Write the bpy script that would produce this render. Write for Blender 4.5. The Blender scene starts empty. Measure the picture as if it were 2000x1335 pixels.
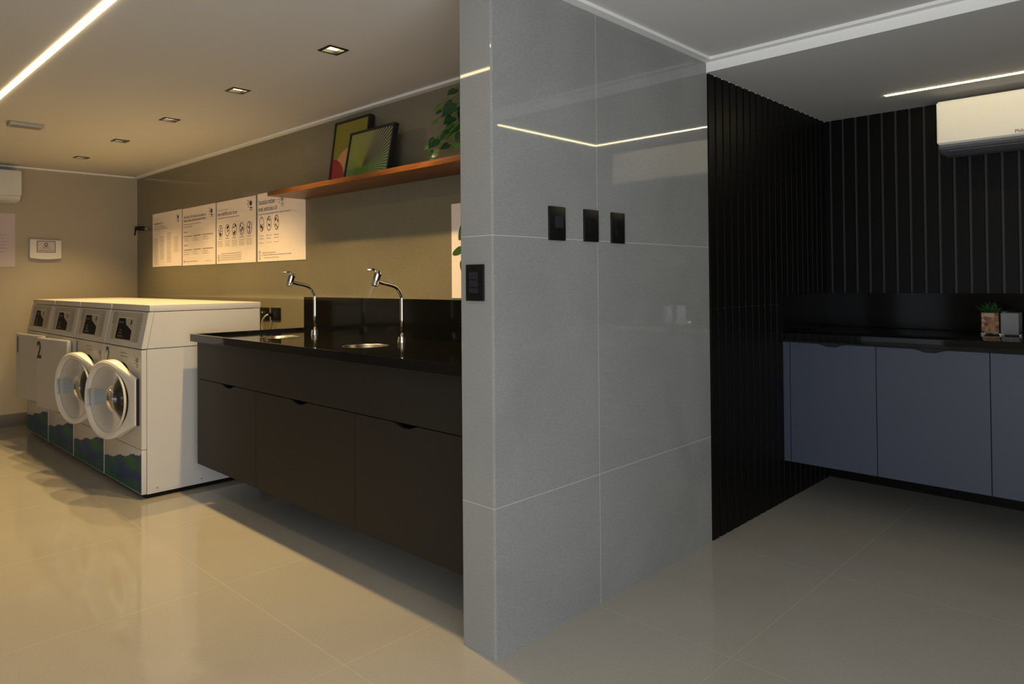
import bpy, bmesh, math, random
from mathutils import Vector, Matrix
S = bpy.context.scene
C = S.collection
rnd = random.Random(7)
PI = math.pi

# ------------------------------------------------------------------ camera
F_PX, YAW, PITCH, ROLL, PY = 1377.04, 0.76682, 0.01344, 0.00814, 528.94
CAM_H = 1.25
fw = Vector((math.cos(PITCH)*math.cos(YAW), math.cos(PITCH)*math.sin(YAW), math.sin(PITCH)))
rt = Vector((math.sin(YAW), -math.cos(YAW), 0))
dn = fw.cross(rt)
r2 = math.cos(ROLL)*rt + math.sin(ROLL)*dn
d2 = -math.sin(ROLL)*rt + math.cos(ROLL)*dn
cam = bpy.data.cameras.new('camera')
cam.sensor_width = 36; cam.sensor_fit = 'HORIZONTAL'
cam.lens = F_PX/2000*36
cam.shift_y = (PY-667.5)/2000
cam.clip_start = 0.05
co = bpy.data.objects.new('camera', cam); C.objects.link(co)
up = -d2; bk = -fw
co.matrix_world = Matrix(((r2.x, up.x, bk.x, 0), (r2.y, up.y, bk.y, 0), (r2.z, up.z, bk.z, CAM_H), (0, 0, 0, 1)))
S.camera = co

# ------------------------------------------------------------------ view, world, big lights
S.view_settings.view_transform = 'Standard'
S.view_settings.look = 'None'
S.view_settings.exposure = 0.0
S.view_settings.gamma = 1.0
S.view_settings.use_curve_mapping = False
w = bpy.data.worlds.new('world'); S.world = w; w.use_nodes = True
w.node_tree.nodes['Background'].inputs[0].default_value = (0.55, 0.68, 0.9, 1)
w.node_tree.nodes['Background'].inputs[1].default_value = 0.6
S.cycles.max_bounces = 10
S.cycles.diffuse_bounces = 6
S.cycles.glossy_bounces = 5
S.cycles.transmission_bounces = 10
S.cycles.sample_clamp_indirect = 4.0

DAY = 60.0          # daylight through the window behind the camera (W)
LED_L = 18.0        # emission of the long ceiling strip
LED_R = 38.0
SPOT = 86.0         # each recessed downlight (W)
WARM = (1.0, 0.68, 0.27)
WARM2 = (1.0, 0.80, 0.50)

X0_ = -1.4
def area(name, loc, rot, sx, sy, power, col):
    l = bpy.data.lights.new(name, 'AREA'); l.shape = 'RECTANGLE'; l.size = sx; l.size_y = sy
    l.energy = power; l.color = col
    o = bpy.data.objects.new(name, l); o.location = loc; o.rotation_euler = rot; C.objects.link(o); return o
DAY2 = 50.0
# window light: opening in the wall behind the camera, facing +y
area('window_daylight', (0.0, -1.27, 0.98), (math.radians(90), 0, 0), 2.4, 1.66, DAY, (0.88, 0.94, 1.0))
area('window_daylight', (X0_+0.03, 0.0, 1.15), (0, math.radians(-90), 0), 2.0, 2.0, DAY2, (0.88, 0.94, 1.0))

# ------------------------------------------------------------------ materials
def srgb(r, g, b):
    f = lambda c: (c/255/12.92) if c/255 <= 0.04045 else ((c/255+0.055)/1.055)**2.4
    return (f(r), f(g), f(b), 1)
def mat(name, col, rough=0.5, metal=0.0, spec=0.5, noise=0.0, nscale=60, bump=0.0, coat=0.0, trans=0.0, ior=1.5, emis=None, estr=0.0):
    m = bpy.data.materials.new(name); m.use_nodes = True
    nt = m.node_tree; b = nt.nodes['Principled BSDF']
    b.inputs['Base Color'].default_value = col
    b.inputs['Roughness'].default_value = rough
    b.inputs['Metallic'].default_value = metal
    b.inputs['Specular IOR Level'].default_value = spec
    b.inputs['Coat Weight'].default_value = coat
    b.inputs['Transmission Weight'].default_value = trans
    b.inputs['IOR'].default_value = ior
    if emis:
        b.inputs['Emission Color'].default_value = emis
        b.inputs['Emission Strength'].default_value = estr
    if noise or bump:
        tc = nt.nodes.new('ShaderNodeTexCoord')
        n = nt.nodes.new('ShaderNodeTexNoise'); n.inputs['Scale'].default_value = nscale; n.inputs['Detail'].default_value = 6
        nt.links.new(tc.outputs['Object'], n.inputs['Vector'])
        if noise:
            mx = nt.nodes.new('ShaderNodeMix'); mx.data_type = 'RGBA'; mx.blend_type = 'MIX'
            mx.inputs[6].default_value = tuple(c*(1-noise) for c in col[:3])+(1,)
            mx.inputs[7].default_value = tuple(min(1, c*(1+noise)) for c in col[:3])+(1,)
            nt.links.new(n.outputs['Fac'], mx.inputs[0])
            nt.links.new(mx.outputs[2], b.inputs['Base Color'])
        if bump:
            bp = nt.nodes.new('ShaderNodeBump'); bp.inputs['Strength'].default_value = bump; bp.inputs['Distance'].default_value = 0.002
            nt.links.new(n.outputs['Fac'], bp.inputs['Height']); nt.links.new(bp.outputs[0], b.inputs['Normal'])
    return m

def tile_mat(name, col, grout, rough, joints, lw=0.0022, speck=0.10, vein=0.10, bumpy=0.0, spec=0.5):
    """polished porcelain tile. joints: list of (axis, offset, period or None)"""
    m = bpy.data.materials.new(name); m.use_nodes = True
    nt = m.node_tree; N = nt.nodes; L = nt.links; b = N['Principled BSDF']
    b.inputs['Roughness'].default_value = rough
    b.inputs['Specular IOR Level'].default_value = spec
    tc = N.new('ShaderNodeTexCoord'); geo = N.new('ShaderNodeNewGeometry')
    sep = N.new('ShaderNodeSeparateXYZ'); L.new(geo.outputs['Position'], sep.inputs[0])
    def math_(op, a, bb=None, c=None):
        n = N.new('ShaderNodeMath'); n.operation = op
        for i, v in enumerate((a, bb, c)):
            if v is None: continue
            if isinstance(v, (int, float)): n.inputs[i].default_value = v
            else: L.new(v, n.inputs[i])
        return n.outputs[0]
    mask = None
    for ax, off, per in joints:
        p = sep.outputs['XYZ'.index(ax)]
        d = math_('SUBTRACT', p, off)
        if per: d = math_('PINGPONG', d, per) if False else math_('ABSOLUTE', math_('SUBTRACT', math_('MODULO', math_('ADD', d, per*100.5), per), per*0.5))
        else: d = math_('ABSOLUTE', d)
        k = math_('LESS_THAN', d, lw*0.5)
        mask = k if mask is None else math_('MAXIMUM', mask, k)
    n1 = N.new('ShaderNodeTexNoise'); n1.inputs['Scale'].default_value = 210; n1.inputs['Detail'].default_value = 3
    L.new(geo.outputs['Position'], n1.inputs['Vector'])
    n2 = N.new('ShaderNodeTexNoise'); n2.inputs['Scale'].default_value = 1.6; n2.inputs['Detail'].default_value = 5; n2.inputs['Distortion'].default_value = 1.2
    L.new(geo.outputs['Position'], n2.inputs['Vector'])
    v = math_('MULTIPLY_ADD', n1.outputs['Fac'], 2*speck, 1-speck)
    v2 = math_('MULTIPLY_ADD', n2.outputs['Fac'], 2*vein, 1-vein)
    v = math_('MULTIPLY', v, v2)
    sc = N.new('ShaderNodeVectorMath'); sc.operation = 'SCALE'; sc.inputs[0].default_value = col[:3]; L.new(v, sc.inputs['Scale'])
    mx = N.new('ShaderNodeMix'); mx.data_type = 'RGBA'; L.new(sc.outputs[0], mx.inputs[6]); mx.inputs[7].default_value = grout
    if mask is not None: L.new(mask, mx.inputs[0])
    else: mx.inputs[0].default_value = 0
    L.new(mx.outputs[2], b.inputs['Base Color'])
    if mask is not None:
        L.new(math_('MAXIMUM', math_('MULTIPLY', mask, 0.7), rough), b.inputs['Roughness'])
    if bumpy:
        n3 = N.new('ShaderNodeTexNoise'); n3.inputs['Scale'].default_value = 3.0; n3.inputs['Detail'].default_value = 1
        L.new(geo.outputs['Position'], n3.inputs['Vector'])
        bp = N.new('ShaderNodeBump'); bp.inputs['Strength'].default_value = bumpy; bp.inputs['Distance'].default_value = 0.01
        L.new(n3.outputs['Fac'], bp.inputs['Height']); L.new(bp.outputs[0], b.inputs['Normal'])
    return m

GROUT = (0.42, 0.41, 0.385, 1)
M = {}
TILE = (0.235, 0.235, 0.225, 1)
M['part_tile'] = tile_mat('partition tile', TILE, GROUT, 0.035, [('X', 2.207, 0.9), ('Z', 0.497, 0.904)], speck=0.30, vein=0.18)
M['end_tile'] = tile_mat('partition end tile', TILE, GROUT, 0.035, [('Z', 0.497, 0.904)], speck=0.22)
M['poster_tile_warmlit'] = tile_mat('wall tile in warm light', (0.185, 0.162, 0.108, 1), (0.27, 0.235, 0.17, 1), 0.09, [('Z', 1.139, 1.2)], lw=0.003, speck=0.26, vein=0.1)  # same tile as the partition, warm lamplight mixed into its colour
M['floor'] = tile_mat('floor porcelain', (0.37, 0.345, 0.30, 1), (0.384, 0.36, 0.313, 1), 0.075, [('X', 3.983, 0.9), ('Y', 1.113, 0.9)], lw=0.0022, speck=0.22, vein=0.09)
M['backwall'] = mat('painted wall', (0.38, 0.325, 0.235, 1), 0.7, noise=0.05, nscale=200, bump=0.15)
M['ceiling'] = mat('ceiling plaster', (0.60, 0.575, 0.54, 1), 0.85, noise=0.03, nscale=180, bump=0.1)
M['trim'] = mat('trim plaster', (0.80, 0.78, 0.75, 1), 0.8, noise=0.02, nscale=180)
M['slat'] = mat('black fluted tile', (0.0045, 0.0042, 0.0038, 1), 0.40, spec=0.10, noise=0.4, nscale=35, bump=0.3)
M['slatgroove_lit'] = mat('slat groove highlight and joint', (0.014, 0.0135, 0.0125, 1), 0.6, noise=0.3, nscale=40)  # groove highlights put into a paler black; the tile joint shares it
M['baseboard'] = mat('dark baseboard', (0.14, 0.12, 0.09, 1), 0.35, noise=0.1)
M['granite'] = mat('black granite', (0.006, 0.006, 0.006, 1), 0.07, noise=0.6, nscale=400, spec=0.32)
M['granite2'] = mat('black granite upright', (0.004, 0.004, 0.004, 1), 0.12, noise=0.6, nscale=400, spec=0.10)
M['cabL'] = mat('charcoal laminate', (0.0125, 0.0112, 0.010, 1), 0.5, spec=0.28, noise=0.15, nscale=150)
M['cabR'] = mat('slate blue laminate', (0.042, 0.050, 0.074, 1), 0.5, noise=0.12, nscale=150)
M['carcass'] = mat('dark carcass', (0.004, 0.004, 0.004, 1), 0.7, noise=0.1)
M['white'] = mat('white enamel', (0.54, 0.52, 0.49, 1), 0.35, noise=0.03, nscale=80)
M['whiteplastic'] = mat('white plastic', (0.62, 0.60, 0.55, 1), 0.35, noise=0.02)
M['acwhite'] = mat('ac gloss white', (0.80, 0.78, 0.72, 1), 0.25, noise=0.01)
M['acgrey'] = mat('ac vent grey', (0.13, 0.13, 0.14, 1), 0.45, noise=0.05)
M['panel'] = mat('control panel grey', (0.40, 0.37, 0.31, 1), 0.4, noise=0.05)
M['hatch'] = mat('hatch print', (0.25, 0.22, 0.18, 1), 0.5, noise=0.1)
M['black'] = mat('black plastic', (0.006, 0.006, 0.006, 1), 0.3, spec=0.25, noise=0.1)
M['blackmatt'] = mat('black matt', (0.008, 0.008, 0.008, 1), 0.6, noise=0.1)
M['displayblack'] = mat('display black', (0.006, 0.006, 0.009, 1), 0.6, spec=0.15, noise=0.1)
M['chrome'] = mat('chrome', (0.75, 0.74, 0.72, 1), 0.08, metal=1.0, noise=0.02)
M['steel'] = mat('brushed steel', (0.55, 0.54, 0.52, 1), 0.25, metal=1.0, noise=0.1, nscale=90)
M['drum'] = mat('drum steel', (0.05, 0.05, 0.05, 1), 0.35, metal=0.6, noise=0.3, nscale=70)
M['rubber'] = mat('rubber gasket', (0.02, 0.02, 0.02, 1), 0.5, noise=0.1)
M['glass'] = mat('clear glass', (0.93, 0.95, 0.93, 1), 0.0, trans=1.0, ior=1.47)
M['bluegrip'] = mat('grey blue latch', (0.26, 0.28, 0.28, 1), 0.3, noise=0.1)
M['ring'] = mat('door ring', (0.62, 0.58, 0.52, 1), 0.3, noise=0.03)
M['paper'] = mat('white sheet', (0.86, 0.74, 0.66, 1), 0.5, noise=0.02)
M['paper2'] = mat('lilac white sheet', (0.50, 0.42, 0.40, 1), 0.5, noise=0.02)
M['ink'] = mat('dark ink', (0.05, 0.035, 0.05, 1), 0.6, noise=0.1)
M['ink2'] = mat('grey ink', (0.22, 0.17, 0.15, 1), 0.6, noise=0.1)
M['navy'] = mat('navy ink', (0.03, 0.03, 0.10, 1), 0.6, noise=0.1)
M['leafink'] = mat('green ink', (0.03, 0.07, 0.015, 1), 0.6, noise=0.2)
M['cord'] = mat('grey cord', (0.45, 0.42, 0.36, 1), 0.5, noise=0.05)
M['leaf'] = mat('leaf green', (0.012, 0.06, 0.016, 1), 0.35, noise=0.7, nscale=25)
M['leaf2'] = mat('leaf yellow green', (0.09, 0.17, 0.02, 1), 0.4, noise=0.5, nscale=25)
M['pot'] = mat('grey pot', (0.3, 0.29, 0.27, 1), 0.6, noise=0.1)
M['frameblk'] = mat('black frame', (0.008, 0.008, 0.009, 1), 0.45, noise=0.1)
M['artolive'] = mat('olive print', (0.22, 0.19, 0.02, 1), 0.5, noise=0.1)
M['artred'] = mat('red print', (0.28, 0.010, 0.014, 1), 0.5, noise=0.1)
M['artpeach'] = mat('peach print', (0.55, 0.27, 0.10, 1), 0.5, noise=0.1)
M['red'] = mat('red lamp', (0.5, 0.02, 0.02, 1), 0.4, noise=0.02)
M['led'] = mat('led strip', (0.9, 0.9, 0.9, 1), 0.5, emis=(1.0, 0.78, 0.42, 1), estr=LED_L, noise=0.01)
M['ledR'] = mat('led strip right', (0.9, 0.9, 0.9, 1), 0.5, emis=(1.0, 0.80, 0.44, 1), estr=LED_R, noise=0.01)
M['bulb'] = mat('downlight bulb', (0.9, 0.9, 0.9, 1), 0.5, emis=(1.0, 0.80, 0.45, 1), estr=90, noise=0.01)
M['reflector'] = mat('downlight reflector', (0.80, 0.74, 0.60, 1), 0.4, noise=0.02)

def wood_mat():
    m = bpy.data.materials.new('orange wood'); m.use_nodes = True
    nt = m.node_tree; N = nt.nodes; L = nt.links; b = N['Principled BSDF']
    b.inputs['Roughness'].default_value = 0.42
    tc = N.new('ShaderNodeTexCoord'); mp = N.new('ShaderNodeMapping'); mp.inputs['Scale'].default_value = (28, 1.6, 28)
    n = N.new('ShaderNodeTexNoise'); n.inputs['Scale'].default_value = 3; n.inputs['Detail'].default_value = 8; n.inputs['Distortion'].default_value = 1.0
    cr = N.new('ShaderNodeValToRGB'); cr.color_ramp.elements[0].position = 0.3; cr.color_ramp.elements[0].color = (0.11, 0.030, 0.004, 1)
    cr.color_ramp.elements[1].position = 0.7; cr.color_ramp.elements[1].color = (0.22, 0.072, 0.009, 1)
    L.new(tc.outputs['Object'], mp.inputs[0]); L.new(mp.outputs[0], n.inputs['Vector']); L.new(n.outputs['Fac'], cr.inputs[0]); L.new(cr.outputs[0], b.inputs['Base Color'])
    return m
M['wood'] = wood_mat()
def print_mat():
    m = bpy.data.materials.new('blue green print'); m.use_nodes = True
    nt = m.node_tree; N = nt.nodes; L = nt.links; b = N['Principled BSDF']
    b.inputs['Roughness'].default_value = 0.45; b.inputs['Specular IOR Level'].default_value = 0.25
    tc = N.new('ShaderNodeTexCoord'); mp = N.new('ShaderNodeMapping'); mp.inputs['Scale'].default_value = (1, 2.0, 7); mp.inputs['Rotation'].default_value = (0.35, 0, 0)
    n = N.new('ShaderNodeTexNoise'); n.inputs['Scale'].default_value = 1.6; n.inputs['Detail'].default_value = 6
    cr = N.new('ShaderNodeValToRGB'); e = cr.color_ramp.elements
    e[0].position = 0.40; e[0].color = (0.012, 0.045, 0.150, 1); e[1].position = 0.54; e[1].color = (0.016, 0.120, 0.045, 1)
    a = e.new(0.47); a.color = (0.010, 0.080, 0.105, 1)
    L.new(tc.outputs['Object'], mp.inputs[0]); L.new(mp.outputs[0], n.inputs['Vector']); L.new(n.outputs['Fac'], cr.inputs[0]); L.new(cr.outputs[0], b.inputs['Base Color'])
    return m
M['print'] = print_mat()
def palm_mat():
    """radiating palm leaf print: rays around a point, olive/green/dark"""
    m = bpy.data.materials.new('palm leaf print'); m.use_nodes = True
    nt = m.node_tree; N = nt.nodes; L = nt.links; b = N['Principled BSDF']; b.inputs['Roughness'].default_value = 0.4
    tc = N.new('ShaderNodeTexCoord'); sep = N.new('ShaderNodeSeparateXYZ'); L.new(tc.outputs['Object'], sep.inputs[0])
    def mt(op, a, bb=None, c=None):
        n = N.new('ShaderNodeMath'); n.operation = op
        for i, v in enumerate((a, bb, c)):
            if v is None: continue
            if isinstance(v, (int, float)): n.inputs[i].default_value = v
            else: L.new(v, n.inputs[i])
        return n.outputs[0]
    u = mt('ADD', mt('MULTIPLY', sep.outputs[1], -1.0), -0.165); v = mt('ADD', sep.outputs[2], -0.075)
    ang = mt('ARCTAN2', v, u); r = mt('SQRT', mt('ADD', mt('MULTIPLY', u, u), mt('MULTIPLY', v, v)))
    rays = mt('SINE', mt('MULTIPLY', ang, 84.0))
    thr = mt('MAXIMUM', mt('MULTIPLY_ADD', r, -3.2, 1.20), 0.45)
    k = mt('LESS_THAN', mt('ABSOLUTE', rays), 2.0)
    line = mt('GREATER_THAN', rays, thr)
    cr = N.new('ShaderNodeValToRGB'); e = cr.color_ramp.elements
    e[0].position = 0.0; e[0].color = (0.03, 0.12, 0.008, 1); e[1].position = 1.0; e[1].color = (0.03, 0.13, 0.01, 1)
    for p, c in ((0.42, (0.05, 0.14, 0.01, 1)), (0.50, (0.035, 0.035, 0.012, 1)), (0.58, (0.05, 0.05, 0.015, 1)), (0.64, (0.18, 0.18, 0.008, 1)), (0.80, (0.20, 0.22, 0.008, 1))):
        x = e.new(p); x.color = c
    L.new(mt('MULTIPLY_ADD', ang, 1/(2*PI), 0.42), cr.inputs[0])
    right = mt('GREATER_THAN', u, 0.0)
    mx = N.new('ShaderNodeMix'); mx.data_type = 'RGBA'; L.new(line, mx.inputs[0]); L.new(cr.outputs[0], mx.inputs[6]); mx.inputs[7].default_value = (0.33, 0.33, 0.22, 1)
    L.new(mx.outputs[2], b.inputs['Base Color'])
    return m
M['palm'] = palm_mat()
def pebble_mat():
    m = bpy.data.materials.new('bark and pebbles'); m.use_nodes = True
    nt = m.node_tree; N = nt.nodes; L = nt.links; b = N['Principled BSDF']; b.inputs['Roughness'].default_value = 0.6
    tc = N.new('ShaderNodeTexCoord'); n = N.new('ShaderNodeTexVoronoi'); n.inputs['Scale'].default_value = 55
    cr = N.new('ShaderNodeValToRGB'); e = cr.color_ramp.elements
    e[0].position = 0.1; e[0].color = (0.20, 0.035, 0.015, 1); e[1].position = 0.9; e[1].color = (0.75, 0.48, 0.36, 1); a = e.new(0.5); a.color = (0.45, 0.20, 0.10, 1)
    L.new(tc.outputs['Object'], n.inputs['Vector']); L.new(n.outputs['Color'], cr.inputs[0]); L.new(cr.outputs[0], b.inputs['Base Color'])
    return m
M['pebble'] = pebble_mat()
M['sand'] = mat('grey sand', (0.30, 0.29, 0.33, 1), 0.8, noise=0.4, nscale=300)

# ------------------------------------------------------------------ mesh helpers
def link(name, bm, m, parent=None, smooth=False, loc=None, auto=False):
    me = bpy.data.meshes.new(name)
    bmesh.ops.recalc_face_normals(bm, faces=bm.faces[:])
    bm.to_mesh(me); bm.free()
    o = bpy.data.objects.new(name, me); C.objects.link(o)
    for x in (m if isinstance(m, (list, tuple)) else [m]): me.materials.append(x)
    if smooth:
        for p in me.polygons: p.use_smooth = True
    if auto:
        for p in me.polygons: p.use_smooth = True
        try: me.set_sharp_from_angle(angle=math.radians(35))
        except Exception: pass
    if parent is not None: o.parent = parent
    if loc is not None: o.location = loc
    return o
def box(bm, x0, x1, y0, y1, z0, z1, bev=0.0, seg=2):
    r = bmesh.ops.create_cube(bm, size=1)
    vs = r['verts']
    for v in vs:
        v.co = Vector(((x0+x1)/2+v.co.x*abs(x1-x0), (y0+y1)/2+v.co.y*abs(y1-y0), (z0+z1)/2+v.co.z*abs(z1-z0)))
    if bev > 0:
        es = list({e for v in vs for e in v.link_edges})
        bmesh.ops.bevel(bm, geom=es, offset=bev, segments=seg, affect='EDGES', profile=0.6)
def bx(name, x0, x1, y0, y1, z0, z1, m, parent=None, bev=0.0, **k):
    bm = bmesh.new(); box(bm, x0, x1, y0, y1, z0, z1, bev); return link(name, bm, m, parent, auto=bev > 0, **k)
def prism(bm, pts, ax, a0, a1):
    """extrude polygon pts (2D) along axis ax from a0 to a1; 2D = remaining axes in order"""
    def P(p, a):
        l = list(p); l.insert('xyz'.index(ax), a); return Vector(l)
    A = [bm.verts.new(P(p, a0)) for p in pts]; B = [bm.verts.new(P(p, a1)) for p in pts]
    bm.faces.new(A[::-1]); bm.faces.new(B)
    n = len(pts)
    for i in range(n): bm.faces.new((A[i], A[(i+1) % n], B[(i+1) % n], B[i]))
def rings(bm, rs, closed_loop=False, cap0=False, cap1=False):
    """loft list of rings (lists of Vector)"""
    V = [[bm.verts.new(p) for p in r] for r in rs]; n = len(rs[0])
    m_ = len(V) if closed_loop else len(V)-1
    for i in range(m_):
        a, b = V[i], V[(i+1) % len(V)]
        for j in range(n): bm.faces.new((a[j], a[(j+1) % n], b[(j+1) % n], b[j]))
    if cap0: bm.faces.new(V[0][::-1])
    if cap1: bm.faces.new(V[-1])
def tube(bm, pts, rad, seg=12, caps=True):
    pts = [Vector(p) for p in pts]
    rr = rad if isinstance(rad, (list, tuple)) else [rad]*len(pts)
    t0 = (pts[1]-pts[0]).normalized(); ref = Vector((0, 0, 1)) if abs(t0.z) < 0.9 else Vector((1, 0, 0))
    nrm = t0.cross(ref).normalized(); out = []
    for i, p in enumerate(pts):
        if i == 0: t = pts[1]-pts[0]
        elif i == len(pts)-1: t = pts[-1]-pts[-2]
        else: t = (pts[i+1]-pts[i]).normalized()+(pts[i]-pts[i-1]).normalized()
        t.normalize(); nrm = (nrm-t*nrm.dot(t)).normalized(); bn = t.cross(nrm)
        out.append([p+(nrm*math.cos(a)+bn*math.sin(a))*rr[i] for a in [2*PI*k/seg for k in range(seg)]])
    rings(bm, out, cap0=caps, cap1=caps)
def smoothpts(pts, k=6):
    """Catmull-Rom"""
    P = [Vector(p) for p in pts]; P = [P[0]*2-P[1]]+P+[P[-1]*2-P[-2]]; out = []
    for i in range(1, len(P)-2):
        for j in range(k):
            t = j/k; a, b, c, d = P[i-1:i+3]
            out.append(0.5*((2*b)+(c-a)*t+(2*a-5*b+4*c-d)*t*t+(3*b-a-3*c+d)*t**3))
    out.append(P[-2]); return out
def empty(name, loc=(0, 0, 0), rz=0):
    o = bpy.data.objects.new(name, None); o.empty_display_size = 0.05; C.objects.link(o); o.location = loc; o.rotation_euler = (0, 0, rz); return o
def tag(o, label, cat, group=None):
    o['label'] = label; o['category'] = cat
    if group: o['group'] = group
    return o
def struct(o): o['kind'] = 'structure'; return o
class Face:
    """flat printing surface: origin, u (right), v (up), n (out)"""
    def __init__(s, o, u, v, n): s.o, s.u, s.v, s.n = Vector(o), Vector(u), Vector(v), Vector(n)
    def P(s, a, b, d=0): return s.o+s.u*a+s.v*b+s.n*d
def fquad(bm, F, u0, v0, u1, v1, d=0.001):
    bm.faces.new([bm.verts.new(F.P(*q, d)) for q in ((u0, v0), (u1, v0), (u1, v1), (u0, v1))])
def fpoly(bm, F, pts, d=0.001):
    bm.faces.new([bm.verts.new(F.P(a, b, d)) for a, b in pts])
def fline(bm, F, p, q, w_, d=0.001):
    a, b = Vector(p), Vector(q); t = (b-a); t.normalize(); k = Vector((-t.y, t.x))*w_/2
    fpoly(bm, F, [(a+k)[:], (a-k)[:], (b-k)[:], (b+k)[:]], d)
def greek(bm, F, u, v, width, h, d=0.001, r=rnd, dense=True):
    """a line of printed lettering too small to read: strokes of letter-like rhythm"""
    x = u; cw = h*0.62
    while x < u+width:
        n = r.randint(3, 8)
        for _ in range(n):
            if x > u+width: break
            k = r.random(); tall = h*(1.0 if k < 0.3 else 0.7); st = h*0.16
            fquad(bm, F, x, v, x+st, v+tall, d)
            if k < 0.75: fquad(bm, F, x+st, v, x+cw*0.7, v+st, d)
            if 0.2 < k: fquad(bm, F, x+st, v+h*0.55, x+cw*0.7, v+h*0.55+st, d)
            if k > 0.5: fquad(bm, F, x+cw*0.58, v, x+cw*0.7, v+h*0.6, d)
            x += cw
        x += cw*0.6
def disc(bm, F, cu, cv, ru, rv, d=0.001, n=20, r0=None):
    if r0 is None:
        fpoly(bm, F, [(cu+ru*math.cos(2*PI*k/n), cv+rv*math.sin(2*PI*k/n)) for k in range(n)], d)
    else:
        A = [bm.verts.new(F.P(cu+ru*math.cos(2*PI*k/n), cv+rv*math.sin(2*PI*k/n), d)) for k in range(n)]
        B = [bm.verts.new(F.P(cu+ru*r0*math.cos(2*PI*k/n), cv+rv*r0*math.sin(2*PI*k/n), d)) for k in range(n)]
        for k in range(n): bm.faces.new((A[k], A[(k+1) % n], B[(k+1) % n], B[k]))
def burst(bm, F, cu, cv, s, d=0.001):
    """splash-shaped logo with two lines of lettering beside and under it"""
    n = 18
    fpoly(bm, F, [(cu+s*(1.0 if k % 2 else 0.62)*math.cos(2*PI*k/n)*(1.15 if k % 4 == 1 else 1), cv+s*(1.0 if k % 2 else 0.62)*math.sin(2*PI*k/n)) for k in range(n)], d)
    fline(bm, F, (cu-2.0*s, cv+1.1*s), (cu-1.2*s, cv+0.4*s), s*0.25, d)
    fline(bm, F, (cu-2.1*s, cv-0.1*s), (cu-1.3*s, cv-0.1*s), s*0.25, d)
    disc(bm, F, cu-1.5*s, cv-0.9*s, 0.25*s, 0.25*s, d, 8)
    fquad(bm, F, cu-0.6*s, cv-1.5*s, cu+1.0*s, cv-1.15*s, d)
    fquad(bm, F, cu-0.6*s, cv-2.0*s, cu+1.0*s, cv-1.8*s, d)
def text_obj(name, body, size, F, u, v, m, parent, bold=0.0, align='LEFT', d=0.0012):
    cu = bpy.data.curves.new(name, 'FONT'); cu.body = body; cu.size = size; cu.align_x = align; cu.offset = bold; cu.resolution_u = 3
    t = bpy.data.objects.new('tmp_text', cu); C.objects.link(t)
    dg = bpy.context.evaluated_depsgraph_get(); me = bpy.data.meshes.new_from_object(t.evaluated_get(dg))
    bpy.data.objects.remove(t); bpy.data.curves.remove(cu)
    mat4 = Matrix(((F.u.x, F.v.x, F.n.x, 0), (F.u.y, F.v.y, F.n.y, 0), (F.u.z, F.v.z, F.n.z, 0), (0, 0, 0, 1)))
    mat4.translation = F.P(u, v, d); me.transform(mat4); me.materials.clear(); me.materials.append(m); me.name = name
    o = bpy.data.objects.new(name, me); C.objects.link(o)
    if parent is not None: o.parent = parent
    return o

# ------------------------------------------------------------------ room constants
XP, YP0, YP1 = 1.634, 1.663, 1.822          # partition: end x, near face y, far face y
XW = 2.459                                   # tiled wall with posters
YB = 7.535                                   # far wall
XS = 3.085                                   # where tile gives way to black flutes / bulkhead face
XR = 4.60                                    # alcove back wall
ZC, ZL, ZLOW = 2.300, 2.286, 2.240           # ceiling, perimeter ledge, lowered ceiling
X0, Y0 = -1.4, -1.3

struct(bx('floor', X0-0.1, XR+0.12, Y0-0.1, YB+0.12, -0.1, 0.0, M['floor']))
def rect_xy(name, x0, x1, y0, y1, z0, z1, m): return struct(bx(name, x0, x1, y0, y1, z0, z1, m))
# ceiling with slots for the light strip and downlights is one slab; lamps are set just below it
DL = [(1.733, 2.782), (1.731, 3.738), (1.731, 4.709), (1.729, 5.652), (1.730, 6.620)]
HD = 0.041
def ceiling():
    bm = bmesh.new()
    xs = sorted({X0-0.1, XS, 1.7315-HD, 1.7315+HD}); ys = [Y0-0.1]
    for x, y in DL: ys += [y-HD, y+HD]
    ys.append(YB+0.1); ys.sort()
    holes = [(y-HD, y+HD) for _, y in DL]
    top = ZC+0.12
    for i in range(len(xs)-1):
        for j in range(len(ys)-1):
            if i == 1 and any(abs(ys[j]-a) < 1e-6 for a, b in holes): continue
            f = [bm.verts.new(p) for p in ((xs[i], ys[j], ZC), (xs[i+1], ys[j], ZC), (xs[i+1], ys[j+1], ZC), (xs[i], ys[j+1], ZC))]
            bm.faces.new(f)
    bmesh.ops.remove_doubles(bm, verts=bm.verts[:], dist=1e-5)
    f = [bm.verts.new(p) for p in ((X0-0.1, Y0-0.1, top), (XS, Y0-0.1, top), (XS, YB+0.1, top), (X0-0.1, YB+0.1, top))]
    bm.faces.new(f)
    me = link('ceiling', bm, M['ceiling']); return struct(me)
ceiling()
# lowered ceiling over the alcove, and its bulkhead face
bm = bmesh.new(); box(bm, XS, XR+0.1, Y0-0.1, YP0, ZLOW, ZC+0.12); struct(link('ceiling', bm, M['ceiling']))
bm = bmesh.new(); box(bm, XS-0.004, XS, Y0, YP0, ZLOW, ZL); struct(link('trim_1', bm, M['trim']))
LW = 0.040
bm = bmesh.new(); box(bm, XS-LW, XS, Y0, YP0-0.0001, ZL, ZC); struct(link('trim_2', bm, M['trim']))
bm = bmesh.new(); box(bm, XP-LW, XS-LW, YP0-LW, YP0, ZL, ZC); struct(link('trim_3', bm, M['trim']))
bm = bmesh.new(); box(bm, XP-LW, XP, YP0, YP1+LW, ZL, ZC); struct(link('trim_4', bm, M['trim']))
bm = bmesh.new(); box(bm, XP, XW-LW, YP1, YP1+LW, ZL, ZC); struct(link('trim_5', bm, M['trim']))
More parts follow.
